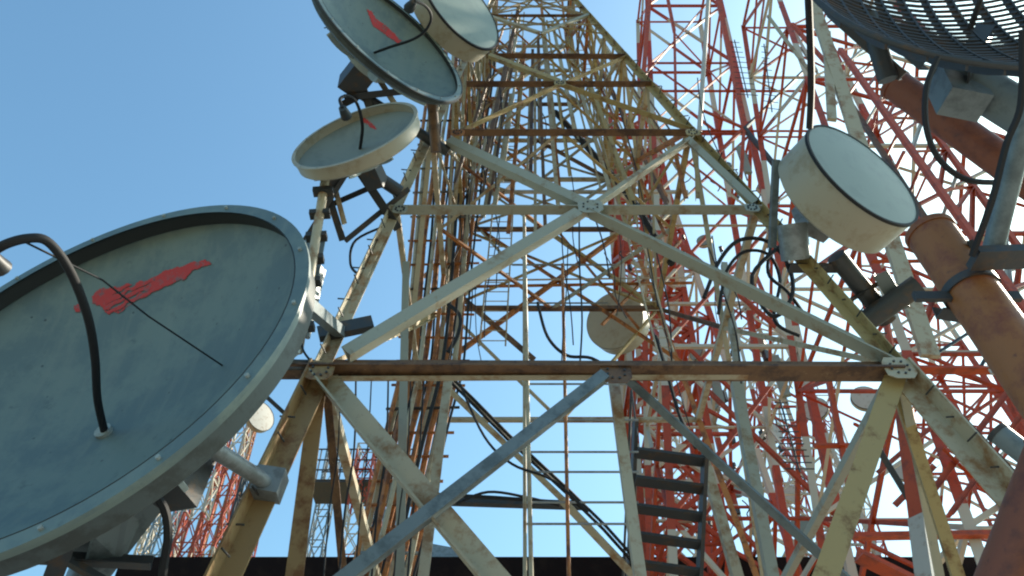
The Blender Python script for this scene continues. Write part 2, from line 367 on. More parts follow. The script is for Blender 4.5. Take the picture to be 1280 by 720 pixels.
for k in range(6):
    x = 410+k*22+random.uniform(-5, 5); Y = 8.6+.5*random.random(); cable([at(x+14, 470, Y), at(x+8+random.uniform(-4, 4), 560, Y), at(x, 640, Y+.05), at(x-8, 735, Y)], .010+.004*(k % 2), lab2, 'thin cables hanging by the left front leg')
LOOPS = [
 ([(575, 480), (605, 545), (640, 580), (690, 600), (735, 640)], 10.1, .02, 'black cable sagging from the brown beam towards the riser pipes'),
 ([(694, 140), (735, 185), (790, 250), (840, 330)], 12.5, .085, 'thick dark cable swinging down diagonally through the upper tower'),
 ([(560, 380), (575, 395), (572, 420), (560, 440)], 11.5, .04, 'short dark cable loop sticking out of the feeder bundle'),
 ([(488, 280), (445, 300), (438, 330), (450, 345)], 8.9, .022, 'dark cable drooping in an open loop left of the tower leg'),
 ([(672, 378), (684, 420), (708, 444), (740, 448), (775, 470)], 11., .03, 'dark cable drooping just above the middle of the brown beam'),
 ([(880, 372), (900, 325), (925, 300), (960, 302), (985, 330), (990, 370), (965, 395), (940, 345), (985, 300)], 9.0, .035, 'black cable coil looped left of the right hand drum'),
 ([(898, 392), (908, 340), (930, 315), (960, 318), (975, 350), (968, 400), (1000, 420)], 9.2, .03, 'inner black cable coil left of the right hand drum'),
 ([(345, 452), (350, 420), (372, 415), (380, 440), (395, 458)], 8.0, .016, 'thin black cable looped over the left end of the brown beam'),
 ([(950, 260), (965, 290), (960, 340), (985, 365), (1010, 400)], 9.1, .03, 'black cable dropping from the grey beam end beside the right hand drum'),
 ([(570, 630), (610, 615), (660, 622), (700, 632)], 11.3, .022, 'black cable draped along the dark walkway'),
 ([(820, 420), (835, 470), (850, 520), (870, 560)], 11.6, .035, 'black cable falling behind the brown beam to the stairs'),
]
for pts, Y, r, l in LOOPS: cable([at(x, y, Y) for x, y in pts], r, l, None)
cable([ptz(1172, 72, 4.6), ptz(1158, 110, 4.55), ptz(1158, 160, 4.5), ptz(1175, 200, 4.5), ptz(1210, 225, 4.5), ptz(1262, 228, 4.6)], .017, 'black cable hanging in a wide curve below the grid dish', None)
cable([ptz(1008, -60, 5.9), ptz(1014, 90, 6.6), ptz(1012, 160, 6.9)], .03, 'straight black cable dropping from the grid dish to the right hand drum', None)
cable([ptz(1278, 40, 4.2), ptz(1276, 130, 4.2), ptz(1258, 180, 4.2), ptz(1240, 250, 4.2), ptz(1215, 320, 4.3)], .02, 'black cable taped down the blue grey post at the right edge', None)

# ---------------------------------------------------------------- dishes
def axes(az, el):
    az, el = math.radians(az), math.radians(el); return V((math.sin(az)*math.cos(el), math.cos(az)*math.cos(el), math.sin(el)))
def hit_dish(x, y, C, N, R, dp, lip):                      # where a sight line meets the bowl
    r = ray(x, y).normalized(); lo = None
    def f(t):
        p = O+r*t-C; z = p.dot(N); rad = (p-N*z).length; return z-(-lip-dp+dp*(rad/R)**2)
    t0 = (C-O).length-1.6*R; prev = f(t0); t = t0
    while t < t0+3.4*R:
        t += R*.01; cur = f(t)
        if prev > 0 >= cur:
            lo_, hi_ = t-R*.01, t
            for _ in range(20):
                md = (lo_+hi_)/2
                if f(md) > 0: lo_ = md
                else: hi_ = md
            return O+r*lo_
        prev = cur
    return None
def dish(px, py, rel, az, el, zc, dp, lipf, label, name='dish_antenna', backlen=.5, rimdark=True, edge=False, rm='dish', im='dish'):
    C = ptz(px, py, zc); R = rel*zc; N = axes(az, el); lip = lipf*R; dp *= R
    t = thing(name, C-N*(lip+dp+.1*R), label, 'dish antenna')
    n = 22; th = .012*R+.006
    inner = [(R*i/n, -lip-dp+dp*(i/n)**2) for i in range(n+1)]
    outer = [(R*i/n*1.0, -lip-dp+dp*(i/n)**2-th*2) for i in range(n, -1, -1)]
    mb = MB(); mb.lathe(C, N, inner, 96); mb.build('reflector', M[im], t)
    mb = MB(); mb.lathe(C, N, outer, 96); mb.build('back_shell', M['dishback'], t)
    mb = MB(); mb.lathe(C, N, [(R*.998, -lip), (R*.998, -th), (R*.975, 0), (R*1.035, 0), (R*1.035, -th*1.2), (R*1.012, -th*1.5), (R*1.012, -lip*.62), (R*.998, -lip*.62)], 96); rim = mb.build('rim', M[rm], t)
    mb = MB(); mb.lathe(C, N, [(R*1.006, -lip*.62), (R*1.006, -lip-th*3), (R*.97, -lip-th*5)], 96); mb.build('rim_skirt', M['skirtshade'] if rimdark else M[rm], rim)  # rear half of the rim, its shade painted in when dark
    if rimdark: mb = MB(); mb.lathe(C, N, [(R*.992, -lip*.98), (R*.990, -th*.9), (R*.970, .002)], 96); mb.build('painted_lip_shade', M['rimdark'], rim)  # near-black ring: the lip's inner shade put into the colour
    if edge: mb = MB(); mb.lathe(C, N, [(R*1.036, .004), (R*1.055, .0), (R*1.055, -th*2.2), (R*1.037, -th*2.4)], 96); mb.build('edge_band', M['rimdark'], rim)
    a = N.cross(V((0, 0, 1))).normalized(); b = N.cross(a)
    for k in range(16):
        q = 2*math.pi*k/16; d = a*math.cos(q)+b*math.sin(q); rb = MB(); rb.tube([C+d*R*1.005-N*.02*R, C+d*R*1.005+N*(.012*R)], .009*R, 6); rb.build('rim_bolt', M['dishback'], rim)
    # rear hub, ring and ribs
    z0 = -lip-dp
    mb = MB(); mb.lathe(C, N, [(.30*R, z0-th*2+dp*.09), (.30*R, z0-.12*R), (.001, z0-.12*R)], 32); hub = mb.build('hub', M['dishback'], t)
    for k in range(8):
        q = 2*math.pi*k/8; d = a*math.cos(q)+b*math.sin(q)
        mb = MB(); pr = [C+d*s_*R+N*(z0+dp*s_*s_-th*2-.04*R) for s_ in (.30, .42, .54, .66, .78, .90)]
        for p, q_ in zip(pr[:-1], pr[1:]): mb.box(p, q_, .02*R, .07*R, N)
        mb.build('rib', M['dishback'], t)
    mb = MB(); mb.box(C+N*(z0-.10*R), C+N*(z0-backlen*R), .28*R, .34*R, (0, 0, 1)); mb.build('mount', M['dark'], t)
    return t, C, N, R, z0, a, b
rc0 = random.Random(11)
def smoothpts(pts, sub=6):
    P_ = []
    for i in range(len(pts)-1):
        p0 = pts[max(i-1, 0)]; p1 = pts[i]; p2 = pts[i+1]; p3 = pts[min(i+2, len(pts)-1)]
        for s in range(sub):
            t = s/sub; P_.append(.5*((2*p1)+(p2-p0)*t+(2*p0-5*p1+4*p2-p3)*t*t+(3*p1-p0-3*p2+p3)*t**3))
    return P_+[pts[-1]]
def painted(t, poly_fn, grid, C, N, R, dp, lip, name='mark'):
    # marking painted on the bowl: small quads lying 4 mm proud of the reflector
    x0, x1, y0, y1, st_ = grid; pts = {}; mb = MB(); idx = {}
    nx = int((x1-x0)/st_); ny = int((y1-y0)/st_)
    for i in range(nx):
        for j in range(ny):
            if not poly_fn(x0+(i+.5)*st_, y0+(j+.5)*st_): continue
            q = []
            for di, dj in ((0, 0), (1, 0), (1, 1), (0, 1)):
                k = (i+di, j+dj)
                if k not in idx:
                    p = hit_dish(x0+k[0]*st_, y0+k[1]*st_, C, N, R, dp, lip)
                    if p is None: break
                    idx[k] = len(mb.v); mb.v.append(p+N*.005*R)
                q.append(idx[k])
            if len(q) == 4: mb.f.append(q[::-1]); mb.sm.append(True)
    if mb.f: mb.build(name, M['mark'], t)
def inpoly(poly):
    sp = (max(p[0] for p in poly)-min(p[0] for p in poly))*.0125
    def f(x, y):
        w_ = math.sin(x*1.9/sp*.16)+math.sin(x*4.7/sp*.16+1.3)+.8*math.sin((x+y*2)*7.9/sp*.16)
        y += w_*sp*.42; x += sp*.6*math.sin(y*2.6/sp*.35+2)
        if math.sin(x*.9/sp*.5+y*1.7/sp*.5)*math.sin(x*.37/sp+4+y*.8/sp) > .82: return False
        c = False; n = len(poly)
        for i in range(n):
            (xa, ya), (xb, yb_) = poly[i], poly[(i+1) % n]
            if (ya > y) != (yb_ > y) and x < (xb-xa)*(y-ya)/(yb_-ya)+xa: c = not c
        return c
    return f

# big dish at the left
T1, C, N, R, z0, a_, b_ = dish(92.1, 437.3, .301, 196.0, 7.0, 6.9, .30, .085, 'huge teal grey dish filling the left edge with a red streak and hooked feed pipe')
poly = [(114, 372), (124, 364), (135, 361), (157, 357), (170, 356), (185, 350), (205, 341), (232, 331), (262, 326), (266, 329), (247, 337), (232, 348), (212, 358), (196, 364), (180, 372), (165, 382), (148, 391), (136, 393), (130, 389), (124, 383), (118, 379)]
painted(T1, inpoly(poly), (80, 285, 310, 405, 1.1), C, N, R, .30*R, .085*R, 'red_streak')
painted(T1, inpoly([(93, 384), (98, 380), (104, 384), (101, 390), (95, 391)]), (90, 108, 378, 393, 1.6), C, N, R, .30*R, .085*R, 'red_spot')
base = hit_dish(131, 541, C, N, R, .30*R, .085*R)
zb = (base-O).dot(Fw)
hp = [base]+[ptz(x, y, z) for x, y, z in ((122, 500, zb-.35), (119, 450, zb-.75), (112, 405, zb-1.05), (98, 362, zb-1.3), (80, 326, zb-1.5), (58, 301, zb-1.62), (35, 298, zb-1.7), (8, 305, zb-1.75), (-14, 318, zb-1.72))]
mb = MB(); mb.tube(smoothpts(hp), .033, 12); fa = mb.build('feed_pipe', M['black'], T1)
e = hp[-1]; d = (C+N*z0-e).normalized(); mb = MB(); mb.tube([e-d*.02, e+d*.10, e+d*.16], .05, 12, r2=.075); mb.build('feed_horn', M['dark'], fa)
mb = MB(); mb.tube([base+N*.0, base+N*.04], .08, 12); mb.build('feed_flange', M['dishback'], T1)
pa = hit_dish(278, 457, C, N, R, .30*R, .085*R); pbx = ptz(30, 302, zb-1.7)
mb = MB(); mb.tube([pa, ptz(185, 395, (pa-O).dot(Fw)-.55), ptz(128, 350, zb-1.2), pbx], .008, 5); mb.build('stay_wire', M['black'], T1)
# blotches of dirt at fixed spots
# struts from the dish back to the tower
s1a = ptz(225, 535, 7.25); s1b = onplane(338, 606, lambda h: yf(h))
mb = MB(); mb.tube([s1a, s1b], .085, 14); mb.build('strut', M['galv'], T1)
mb = MB(); mb.box(s1b+V((-.16, -.02, .02)), s1b+V((.14, .0, -.02)), .26, .30); mb.build('clamp', M['galv'], T1)
s2a = ptz(362, 362, 8.3); s2b = fr(425, 415)
mb = MB(); mb.box(s2a, s2b, .14, .14); mb.build('strut', M['blue'], T1)
mb = MB(); mb.box(fr(398, 418), fr(466, 404), .12, .2); mb.build('clamp', M['dark'], T1)
# dark mounting frame under the dish
f0 = ptz(150, 640, 7.6); vtx = C+N*(z0-.3*R)
mb = MB(); mb.box(vtx, ptz(110, 690, 7.9), .5, .5); mb.build('mount_arm', M['blue'], T1)
for p, q, w, m in (((20, 660, 7.2), (150, 735, 7.4), .10, 'dark'), ((170, 590, 7.5), (60, 700, 7.3), .12, 'dark'), ((90, 660, 7.1), (60, 740, 7.1), .16, 'dark'), ((0, 690, 7.3), (190, 700, 7.6), .14, 'dark'), ((200, 560, 7.6), (95, 640, 7.4), .07, 'brown')):
    mb = MB(); mb.angle(ptz(*p), ptz(*q), w); mb.build('frame_bar', M[m], T1)
mb = MB(); cpl = [ptz(115, 668, 7.4), ptz(172, 590, 7.6), ptz(192, 610, 7.7), ptz(150, 700, 7.6), ptz(100, 722, 7.5)]
mb.add([p for p in cpl]+[p+V((.0, .05, 0)) for p in cpl], [tuple(range(5)), tuple(range(9, 4, -1))]+[(k, k+5, (k+1) % 5+5, (k+1) % 5) for k in range(5)]); mb.build('gusset_plate', M['blue'], T1)
pole = MB(); pb_ = ptz(110, 700, 8.0); pole.tube([pb_+V((0, 0, .6)), V((pb_.x, pb_.y, 0))], .14, 16); pole.build('pole', M['galv'], T1)
cable([ptz(165, 600, 7.3), ptz(186, 612, 7.3), ptz(205, 635, 7.3), ptz(210, 670, 7.3), ptz(204, 712, 7.3), ptz(200, 760, 7.4)], .04, 'thick black cable curving down behind the huge dish', None)
rl = MB(); c = ptz(150, 692, 7.5); rl.lathe(c, V((0, 0, 1)), [(.001, .13), (.05, .11), (.075, .05), (.08, -.08), (.001, -.08)], 20)
tag(rl.build('warning_lamp', mat('red lamp glass', (.45, .01, .03), None, rough=.25, bump=0)), 'small red warning lamp low beside the huge dish mount', 'lamp')
# upper dish
T2, C, N, R, z0, a_, b_ = dish(488.6, 42.7, .109, 138.5, 7.1, 14.6, .30, .05, 'upper teal dish with red streak and curved feed arm on the tower left', edge=True)
painted(T2, inpoly([(458, 12), (464, 14), (470, 24), (482, 32), (492, 42), (502, 52), (497, 54), (484, 46), (474, 38), (466, 33), (462, 22)]), (450, 512, 6, 62, .8), C, N, R, .30*R, .05*R, 'red_streak')
base = hit_dish(468, 66, C, N, R, .3*R, .05*R) or C
zb = (base-O).dot(Fw)
hp = [base]+[ptz(x, y, zb-k*.25) for k, (x, y) in enumerate(((490, 58), (512, 51), (528, 42), (538, 28), (538, 16), (530, 6), (518, 1)), 1)]
mb = MB(); mb.tube(smoothpts(hp), .026, 8); fa = mb.build('feed_arm', M['black'], T2)
mb = MB(); mb.tube([hp[-1], hp[-1]+(C-hp[-1]).normalized()*.3], .05, 10, r2=.1); mb.build('feed_horn', M['dark'], fa)
# middle dish
T3, C, N, R, z0, a_, b_ = dish(442.9, 167.3, .081, 197.8, 9.9, 12.6, .26, .15, 'small pale dish tilted below the upper dish on the tower left', rimdark=False, rm='shroud', im='palebowl')
painted(T3, inpoly([(447, 146), (455, 147), (466, 155), (472, 163), (464, 160), (456, 154)]), (440, 480, 142, 168, 1.), C, N, R, .26*R, .15*R, 'red_streak')
base = hit_dish(450, 186, C, N, R, .26*R, .15*R) or C
zb = (base-O).dot(Fw)
hp = [base]+[ptz(x, y, zb-k*.15) for k, (x, y) in enumerate(((452, 172), (453, 158), (450, 140), (444, 126), (434, 120), (425, 124), (428, 135)), 1)]
mb = MB(); mb.tube(smoothpts(hp), .026, 8); fa = mb.build('feed_arm', M['black'], T3)
mb = MB(); mb.tube([hp[-1], hp[-1]+(C-hp[-1]).normalized()*.2], .06, 10, r2=.09); mb.build('feed_horn', M['dark'], fa)
def bars(parent, lst, name='mount_bar'):
    for x0, y0, z0_, x1, y1, z1, w, m, *k in lst:
        mb = MB()
        (mb.tube([ptz(x0, y0, z0_), ptz(x1, y1, z1)], w/2, 10) if k else mb.angle(ptz(x0, y0, z0_), ptz(x1, y1, z1), w)); mb.build(name, M[m], parent)
bars(T3, [(440, 195, 13.2, 500, 285, 13.4, .16, 'dark'), (400, 205, 13, 430, 300, 13.2, .12, 'dark'), (430, 300, 13.2, 510, 235, 13.5, .10, 'dark'), (415, 215, 13.1, 432, 280, 13.1, .09, 'cream'),
          (455, 210, 13.2, 500, 240, 13.4, .22, 'dark', 1), (395, 240, 13, 440, 210, 13, .13, 'dark'), (400, 260, 13.2, 480, 225, 13.2, .10, 'black'), (380, 300, 13, 440, 205, 13, .08, 'dark')])
bars(T2, [(440, 110, 15.2, 560, 190, 15.4, .20, 'dark', 1), (450, 95, 15.2, 470, 150, 15.2, .16, 'dark'), (430, 120, 15, 520, 110, 15.2, .14, 'dark'), (425, 130, 15, 445, 120, 15, .14, 'black'),
          (470, 90, 15.3, 505, 145, 15.3, .12, 'cream'), (540, 125, 15, 545, 190, 15, .2, 'brown', 1)])
# posts carrying them
mp = thing('antenna_mount_pole', ptz(395, 330, 12.4), 'mottled pipe with clamps just right of the huge dish rim', 'mounting pole')
bars(mp, [(408, 215, 12.6, 372, 440, 10.6, .14, 'cream', 1), (398, 300, 12.4, 372, 430, 11, .30, 'blue')], 'pipe')
for k in range(7):
    t = k/6; x = 403-25*t; y = 240+170*t; mb = MB(); c = ptz(x, y, 12.3-1.3*t); mb.box(c+V((-.14, 0, 0)), c+V((.16, 0, .03)), .14, .09); mb.build('clamp', M['dark'], mp)

# ---------------------------------------------------------------- drums
def drum(C, N, R, L, label, group=None, col='shroud', face='radome', rear=True, name='drum_antenna', n=64, edge=True):
    t = thing(name, C-N*(L+.2*R), label, 'drum antenna', group)
    mb = MB(); mb.lathe(C, N, [(R, -.0), (R, -L), (R*.93, -L-.05*R), (R*.45, -L-.22*R), (R*.3, -L-.28*R), (.001, -L-.28*R)], n); mb.build('shroud', M[col], t)
    mb = MB(); mb.lathe(C, N, [(R*.985, .004), (R*.7, .02*R), (R*.35, .035*R), (.001, .04*R)], n); mb.build('radome', M[face], t)
    mb = MB() if edge else None
    if edge: mb.lathe(C, N, [(R*.975, .012*R), (R*1.012, .014*R), (R*1.018, -.03*R), (R*1.0, -.035*R)], n); mb.build('edge_band', M['black'], t)
    if rear:
        mb = MB(); mb.box(C+N*(-L-.26*R), C+N*(-L-.55*R), .5*R, .5*R); mb.build('mount', M['galv'], t)
    return t
N = axes(153.3, -1.8); zc = 12.0; R = .085*zc
D1 = drum(ptz(1078.2, 217.1, zc), N, R, .60*R*1.05, 'large pale cylindrical drum antenna with black edge on the tower right')
bars(D1, [(1045, 320, 12.3, 1110, 400, 12.5, .30, 'dark', 1), (1010, 335, 12.3, 1100, 430, 12.3, .12, 'galv', 1), (1085, 400, 12.2, 1148, 356, 12.0, .34, 'dark', 1), (1100, 340, 12.3, 1128, 385, 12.3, .22, 'blue'),
          (990, 280, 12.3, 995, 325, 12.3, .45, 'galv', 1), (985, 330, 12.4, 1060, 330, 12.4, .20, 'dark'), (970, 200, 12.5, 965, 310, 12.5, .10, 'blue'), (1060, 375, 12.3, 1110, 345, 12.3, .08, 'dark')])
N = axes(118, 3); Dp = drum(ptz(577, 8, 16.6), axes(135, -4), 1.05, .45, 'pale drum antenna behind the upper dish against the tower')
drum(at(768, 400, 15.3), axes(212, -16), .80, .45, 'pale round drum antenna hanging behind the brown beam inside the tower', face='shroud', edge=False)
# ---------------------------------------------------------------- grid dish
N = axes(184, 0); zc = 5.6; C = ptz(1236, -30, zc); R = .222*zc
G = thing('grid_antenna', C, 'dark parabolic grid dish overhanging the top right corner', 'grid antenna')
def gp(u, w):
    a = N.cross(V((0, 0, 1))).normalized(); b = N.cross(a); return C+a*u+b*w+N*(-.32*R+.32*R*min(1.1, (u*u+w*w)/(R*R)))
mb = MB(); nb = 40
for k in range(nb+1):
    w = -R+2*R*k/nb; hw = math.sqrt(max(0, R*R-w*w))
    if hw < .05: continue
    mb.tube([gp(-hw+2*hw*i/18, w) for i in range(19)], .0125, 5)
mb.build('grid_rods', M['dark'], G)
for k in range(13):
    u = -R*.92+R*1.84*k/12; hw = math.sqrt(R*R-u*u); mb = MB(); pts = [gp(u, -hw+2*hw*i/16)-N*.02 for i in range(17)]
    for p, q in zip(pts[:-1], pts[1:]): mb.box(p, q, .016, .07, N)
    mb.build('rib', M['dark'], G)
mb = MB(); a = N.cross(V((0, 0, 1))).normalized(); b = N.cross(a)
mb.tube([C+(a*math.cos(t*math.pi/32)+b*math.sin(t*math.pi/32))*R for t in range(65)], .022, 8); mb.build('rim', M['dark'], G)
mb = MB(); mb.tube([gp(0, 0), gp(0, 0)+N*.75*R], .022, 8); fd = mb.build('feed_arm', M['dark'], G)
mb = MB(); mb.tube([gp(0, 0)+N*.72*R, gp(0, 0)+N*.8*R], .07, 10); mb.build('feed_horn', M['dark'], fd)
bars(G, [(1100, 30, 5.9, 1160, 80, 5.6, .10, 'dark'), (1040, 15, 6.0, 1130, 95, 5.8, .08, 'dark'), (1085, 20, 5.9, 1110, 100, 5.8, .14, 'dark', 1), (1230, 40, 5.9, 1200, 95, 5.6, .12, 'dark')])

# ---------------------------------------------------------------- pipes at the right edge
def pipe(a, b, r, m, label, name='support_pipe', cap=True, cat='pipe', flange=True):
    t = thing(name, a if a.z < b.z else b, label, cat); d = (b-a).normalized()
    mb = MB(); mb.tube([a, b], r, 32); mb.build('tube', M[m], t)
    if flange:
        mb = MB(); mb.lathe(a, d, [(r*.8, -.012), (r*1.06, -.012), (r*1.06, .03), (r*1.001, .03)], 32); mb.build('collar', M['dark'] if 'orange' not in m else M[m], t)
    return t
a = ptz(1163, 292, 4.9); b = ptz(1262, 432, 4.2); d = (b-a); PB = a+d*2.6
P1 = pipe(a, PB, .140, 'orange', 'thick orange brown pipe slanting out of the right edge with capped end')
mb = MB(); mb.lathe(a, -(d.normalized()), [(.136, .0), (.11, .02), (.001, .04)], 24); mb.build('end_cap', mat('faded pipe cap', (.36, .20, .18), (.40, .10, .05), .4, 5), P1)
q = a+d*.52; dn = d.normalized(); mb = MB(); mb.lathe(q, dn, [(.141, 0), (.154, 0), (.154, .05), (.141, .05)], 32); mb.build('strap', M['dark'], P1)
q = a+d*.60; mb = MB(); mb.box(q+V((-.34, 0, 0)), q+V((.25, 0, .0)), .03, .06); mb.build('bracket', M['dark'], P1)
P2 = pipe(ptz(1118, 105, 6.6), ptz(1340, 265, 5.6), .125, 'orangedark', 'orange brown pipe slanting under the grid dish')
P3 = pipe(ptz(1185, 85, 5.9), ptz(1340, 180, 5.4), .15, 'blue', 'blue grey steel tube slanting below the grid dish')
mb = MB(); mb.box(ptz(1172, 108, 5.75), ptz(1222, 118, 5.75), .22, .40, (0, 0, 1)); mb.build('clamp_plate', M['blue'], P3)
P4 = pipe(ptz(1292, 110, 4.3), ptz(1238, 325, 4.4), .055, 'blue', 'slim blue grey post standing on the thick orange pipe', 'support_post', cat='post')
mb = MB(); c = ptz(1242, 320, 4.35); mb.box(c+V((-.12, 0, -.02)), c+V((.24, 0, 0)), .14, .05); mb.build('base_plate', M['dark'], P4)
P5 = pipe(ptz(1330, 560, 4.0), ptz(1245, 790, 3.7), .16, 'orangedark', 'dark orange brown pipe crossing the bottom right corner')
P6 = pipe(ptz(1246, 540, 6.5), ptz(1310, 590, 6.2), .09, 'blue', 'short blue grey tube end at the right edge low down')
bars(P1, [(1262, 318, 4.5, 1290, 325, 4.5, .05, 'dark'), (1172, 385, 4.6, 1215, 392, 4.6, .09, 'dark'), (1212, 300, 4.6, 1222, 330, 4.6, .03, 'dark')])

# ---------------------------------------------------------------- other lattice towers
def lattice(name, label, cx0, cx1, y0c, w0, w1, H, npan, m, legw, brw, group=None, fine=True, hm=None, zbase=0, y1c=None, skip=0):
    t = thing(name, (cx0, y0c, zbase), label, 'tower', group); y1c = y0c if y1c is None else y1c
    def c(i, z):
        s = (z-zbase)/(H-zbase); w = w0+(w1-w0)*s; x = cx0+(cx1-cx0)*s; y = y0c+(y1c-y0c)*s
        return V((x+(-.5, .5, .5, -.5)[i]*w, y+(-.5, -.5, .5, .5)[i]*w, z))
    for i in range(4):
        mb = MB(); mb.angle(c(i, zbase), c(i, H), legw, (0, 1, 0), flip=1 if i in (0, 3) else -1); mb.build('leg', m, t)
    zs = [zbase+(H-zbase)*(k/npan) for k in range(npan+1)]
    for fi, (i, j) in enumerate(((0, 1), (1, 2), (2, 3), (3, 0))):
        if not fine: mb = MB()
        for k in range(npan):
            if fine: 
                a, b = zs[k], zs[k+1]
                for p, q, nm in ((c(i, a), c(j, b), 'diagonal_brace'), (c(j, a), c(i, b), 'diagonal_brace'), (c(i, b), c(j, b), 'horizontal_beam')):
                    if nm == 'horizontal_beam' or k >= skip:
                        m2 = MB(); m2.angle(p, q, brw, flip=random.choice((1, -1))); m2.build(nm, m, t)
            else:
                a, b = zs[k], zs[k+1]; mb.box(c(i, a), c(j, b), brw, brw); mb.box(c(j, a), c(i, b), brw, brw); mb.box(c(i, b), c(j, b), brw, brw)
        if not fine: mb.build('lattice_side', m, t)
    return t, c
# red mast right of the main tower (vertical red leg pair in the upper picture)
b1 = bands('red white bands of the mast', 9.0, 3.5, .66)
t2, c2 = lattice('lattice_mast', 'straight red and white lattice mast seen between the main tower and the grid dish', 6.65, 12.1, 26.9, 5.8, 4.8, 60, 8, b1, .28, .15)
# leaning-leg tower at the right, nearest red one
b2 = bands('red white bands of the near tower', 7.0, 4.2, .6)
t3, c3 = lattice('lattice_tower', 'nearest red lattice tower rising behind the thick orange pipe at the right', 12.6, 14.5, 18.5, 9.6, 4.2, 42, 9, b2, .24, .11)
# further towers
b3 = bands('red white bands of the far tower', 7.0, 3., .62)
lattice('lattice_tower', 'dense red and white lattice tower seen through the right half of the main tower', 10.0, 9.6, 38, 8.0, 3.0, 52, 12, b3, .30, .17)
b5 = bands('red white bands of the inner mast', 6.0, 2., .66)
lattice('lattice_mast', 'narrow dense red and white mast right behind the crossing of the pale front braces', 6.4, 8.2, 32, 3.6, 3.0, 49, 17, b5, .28, .19)
b4 = bands('white red bands of the far tower', 14.0, 6., .3)
lattice('lattice_tower', 'mostly white lattice tower crowded with small antennas below the right hand drum', 21.5, 20.5, 52, 8.0, 3.0, 54, 14, b4, .28, .15, fine=False)
lattice('lattice_tower', 'dark red lattice tower far right partly hidden by the orange pipe', 34, 33, 50, 9.0, 3., 56, 13, bands('dark bands', 12, 2, .8), .3, .17, fine=False)
lattice('lattice_mast', 'slender far mast seen just right of the stairs', 14.2, 14.2, 62, 3.0, 2.0, 60, 20, b4, .2, .12, fine=False)
def farmast(px, Y, topy, w, m, label, np_=16, lg=.16):
    g = at(px, 690, Y); top = at(px, 690, Y).copy(); zt = None
    # height so that the top lands at image row topy
    for z in range(10, 1500):
        zz = z*.1; p = V((g.x, Y, zz))-O; dep = p.dot(Fw); y = 360-FPX*p.dot(Up)/dep
        if y <= topy: zt = zz; break
    return lattice('lattice_mast', label, g.x, g.x, Y, w, w*.6, zt, np_, m, lg, .09, fine=False) if Y < 75 else lattice('lattice_mast', label, g.x, g.x, Y, w, w*.6, zt, np_, m, lg*1.2, .12, fine=False)
bl1 = bands('bands mast left', 10, 1, .6)
farmast(196, 64, 560, 2.2, M['galv'], 'grey far mast just right of the thick cable below the huge dish')
farmast(232, 60, 500, 2.2, bl1, 'red and white far mast under the huge dish, second from the left')
farmast(258, 70, 488, 2.6, bands('bands mast orange', 14, 5, .7), 'tallest of the far red masts crossing behind the steel strut', 18)
farmast(286, 58, 590, 1.2, M['dark'], 'thin dark far mast with crossarms left of the tan leg')
farmast(440, 66, 560, 2.6, bl1, 'far red mast carrying a cage platform left of the cream diagonal')
farmast(395, 72, 540, 2.0, M['galv'], 'grey far mast between the two left tan legs')
farmast(1090, 70, 500, 2.6, b4, 'far white mast low between the olive leg and the red leg')
farmast(1010, 80, 480, 3., b3, 'far red and white mast left of the olive diagonal leg')
for i, (px, Y, ty, w, m_) in enumerate(((178, 84, 590, 1.6, b4), (212, 88, 540, 2.0, bl1), (246, 92, 560, 1.8, M['rust']), (272, 82, 520, 1.6, M['rust']), (310, 96, 600, 2.2, bl1), (465, 90, 590, 2.4, bl1), (480, 84, 640, 1.4, M['galv']))):
    farmast(px, Y, ty, w, m_, 'slender far mast number in the thicket low at the left'.replace(' number', ''))
for o in bpy.data.objects:
    if o.get('label') == 'slender far mast in the thicket low at the left': o['group'] = 'slender far masts in the thicket low at the left'
# cage platform
cg = thing('service_platform', at(450, 560, 66), 'caged service platform high on the far red mast', 'platform')
mb = MB(); c = at(452, 600, 66)
for k in range(15):
    x = -5+10*k/14; mb.tube([c+V((x, 0, 0)), c+V((x, 0, 3.4))], .07, 4)
for z in (0, 1.1, 2.2, 3.4): mb.tube([c+V((-5, 0, z)), c+V((5, 0, z))], .09, 4); mb.tube([c+V((-5, 4, z)), c+V((5, 4, z))], .09, 4)
mb.build('cage', M['dark'], cg)
mb = MB(); mb.box(c+V((-5, 2, -.1)), c+V((5, 2, -.1)), 4, .2); mb.build('deck', M['dark'], cg)

# specific near red members drawn on the red mast and red tower
def redbar(par, pts, w, m): 
    for p, q in zip(pts[:-1], pts[1:]): member(p, q, w, M[m], 'diagonal_brace', parent=par)
t3f = lambda x, y: at(x, y, 13.4+.0)
# heavy red leg turning white near the right gusset
hl = thing('tower_leg_post', at(1150, 650, 11), 'heavy red post with white foot standing right of the olive leg', 'post')
a = at(1106, 395, 12.2); b = at(1130, 510, 11.6); c = at(1150, 650, 11.0); e = toground(b, c)
mb = MB(); mb.tube([a, b], .075, 8); mb.build('upper_post', M['red'], hl)
mb = MB(); mb.box(b, c, .24, .2); mb.build('post', M['red'], hl); mb = MB(); mb.box(c, e, .26, .22); mb.build('foot', M['white'], hl)
# pale column behind the drum
pc = thing('tower_column', at(1070, 170, 12), 'pale cream double column rising behind the large drum', 'column')
a = at(1025, 30, 11.2); b = at(1073, 175, 11.4); mb = MB(); mb.box(a+(a-b)*.4, b+(b-a)*1.2, .34, .12); mb.build('column', M['cream'], pc)
a = at(1040, 150, 11.3); b = at(1033, 40, 11.3); mb = MB(); mb.box(a, b, .22, .1); mb.build('column', M['cream'], pc)
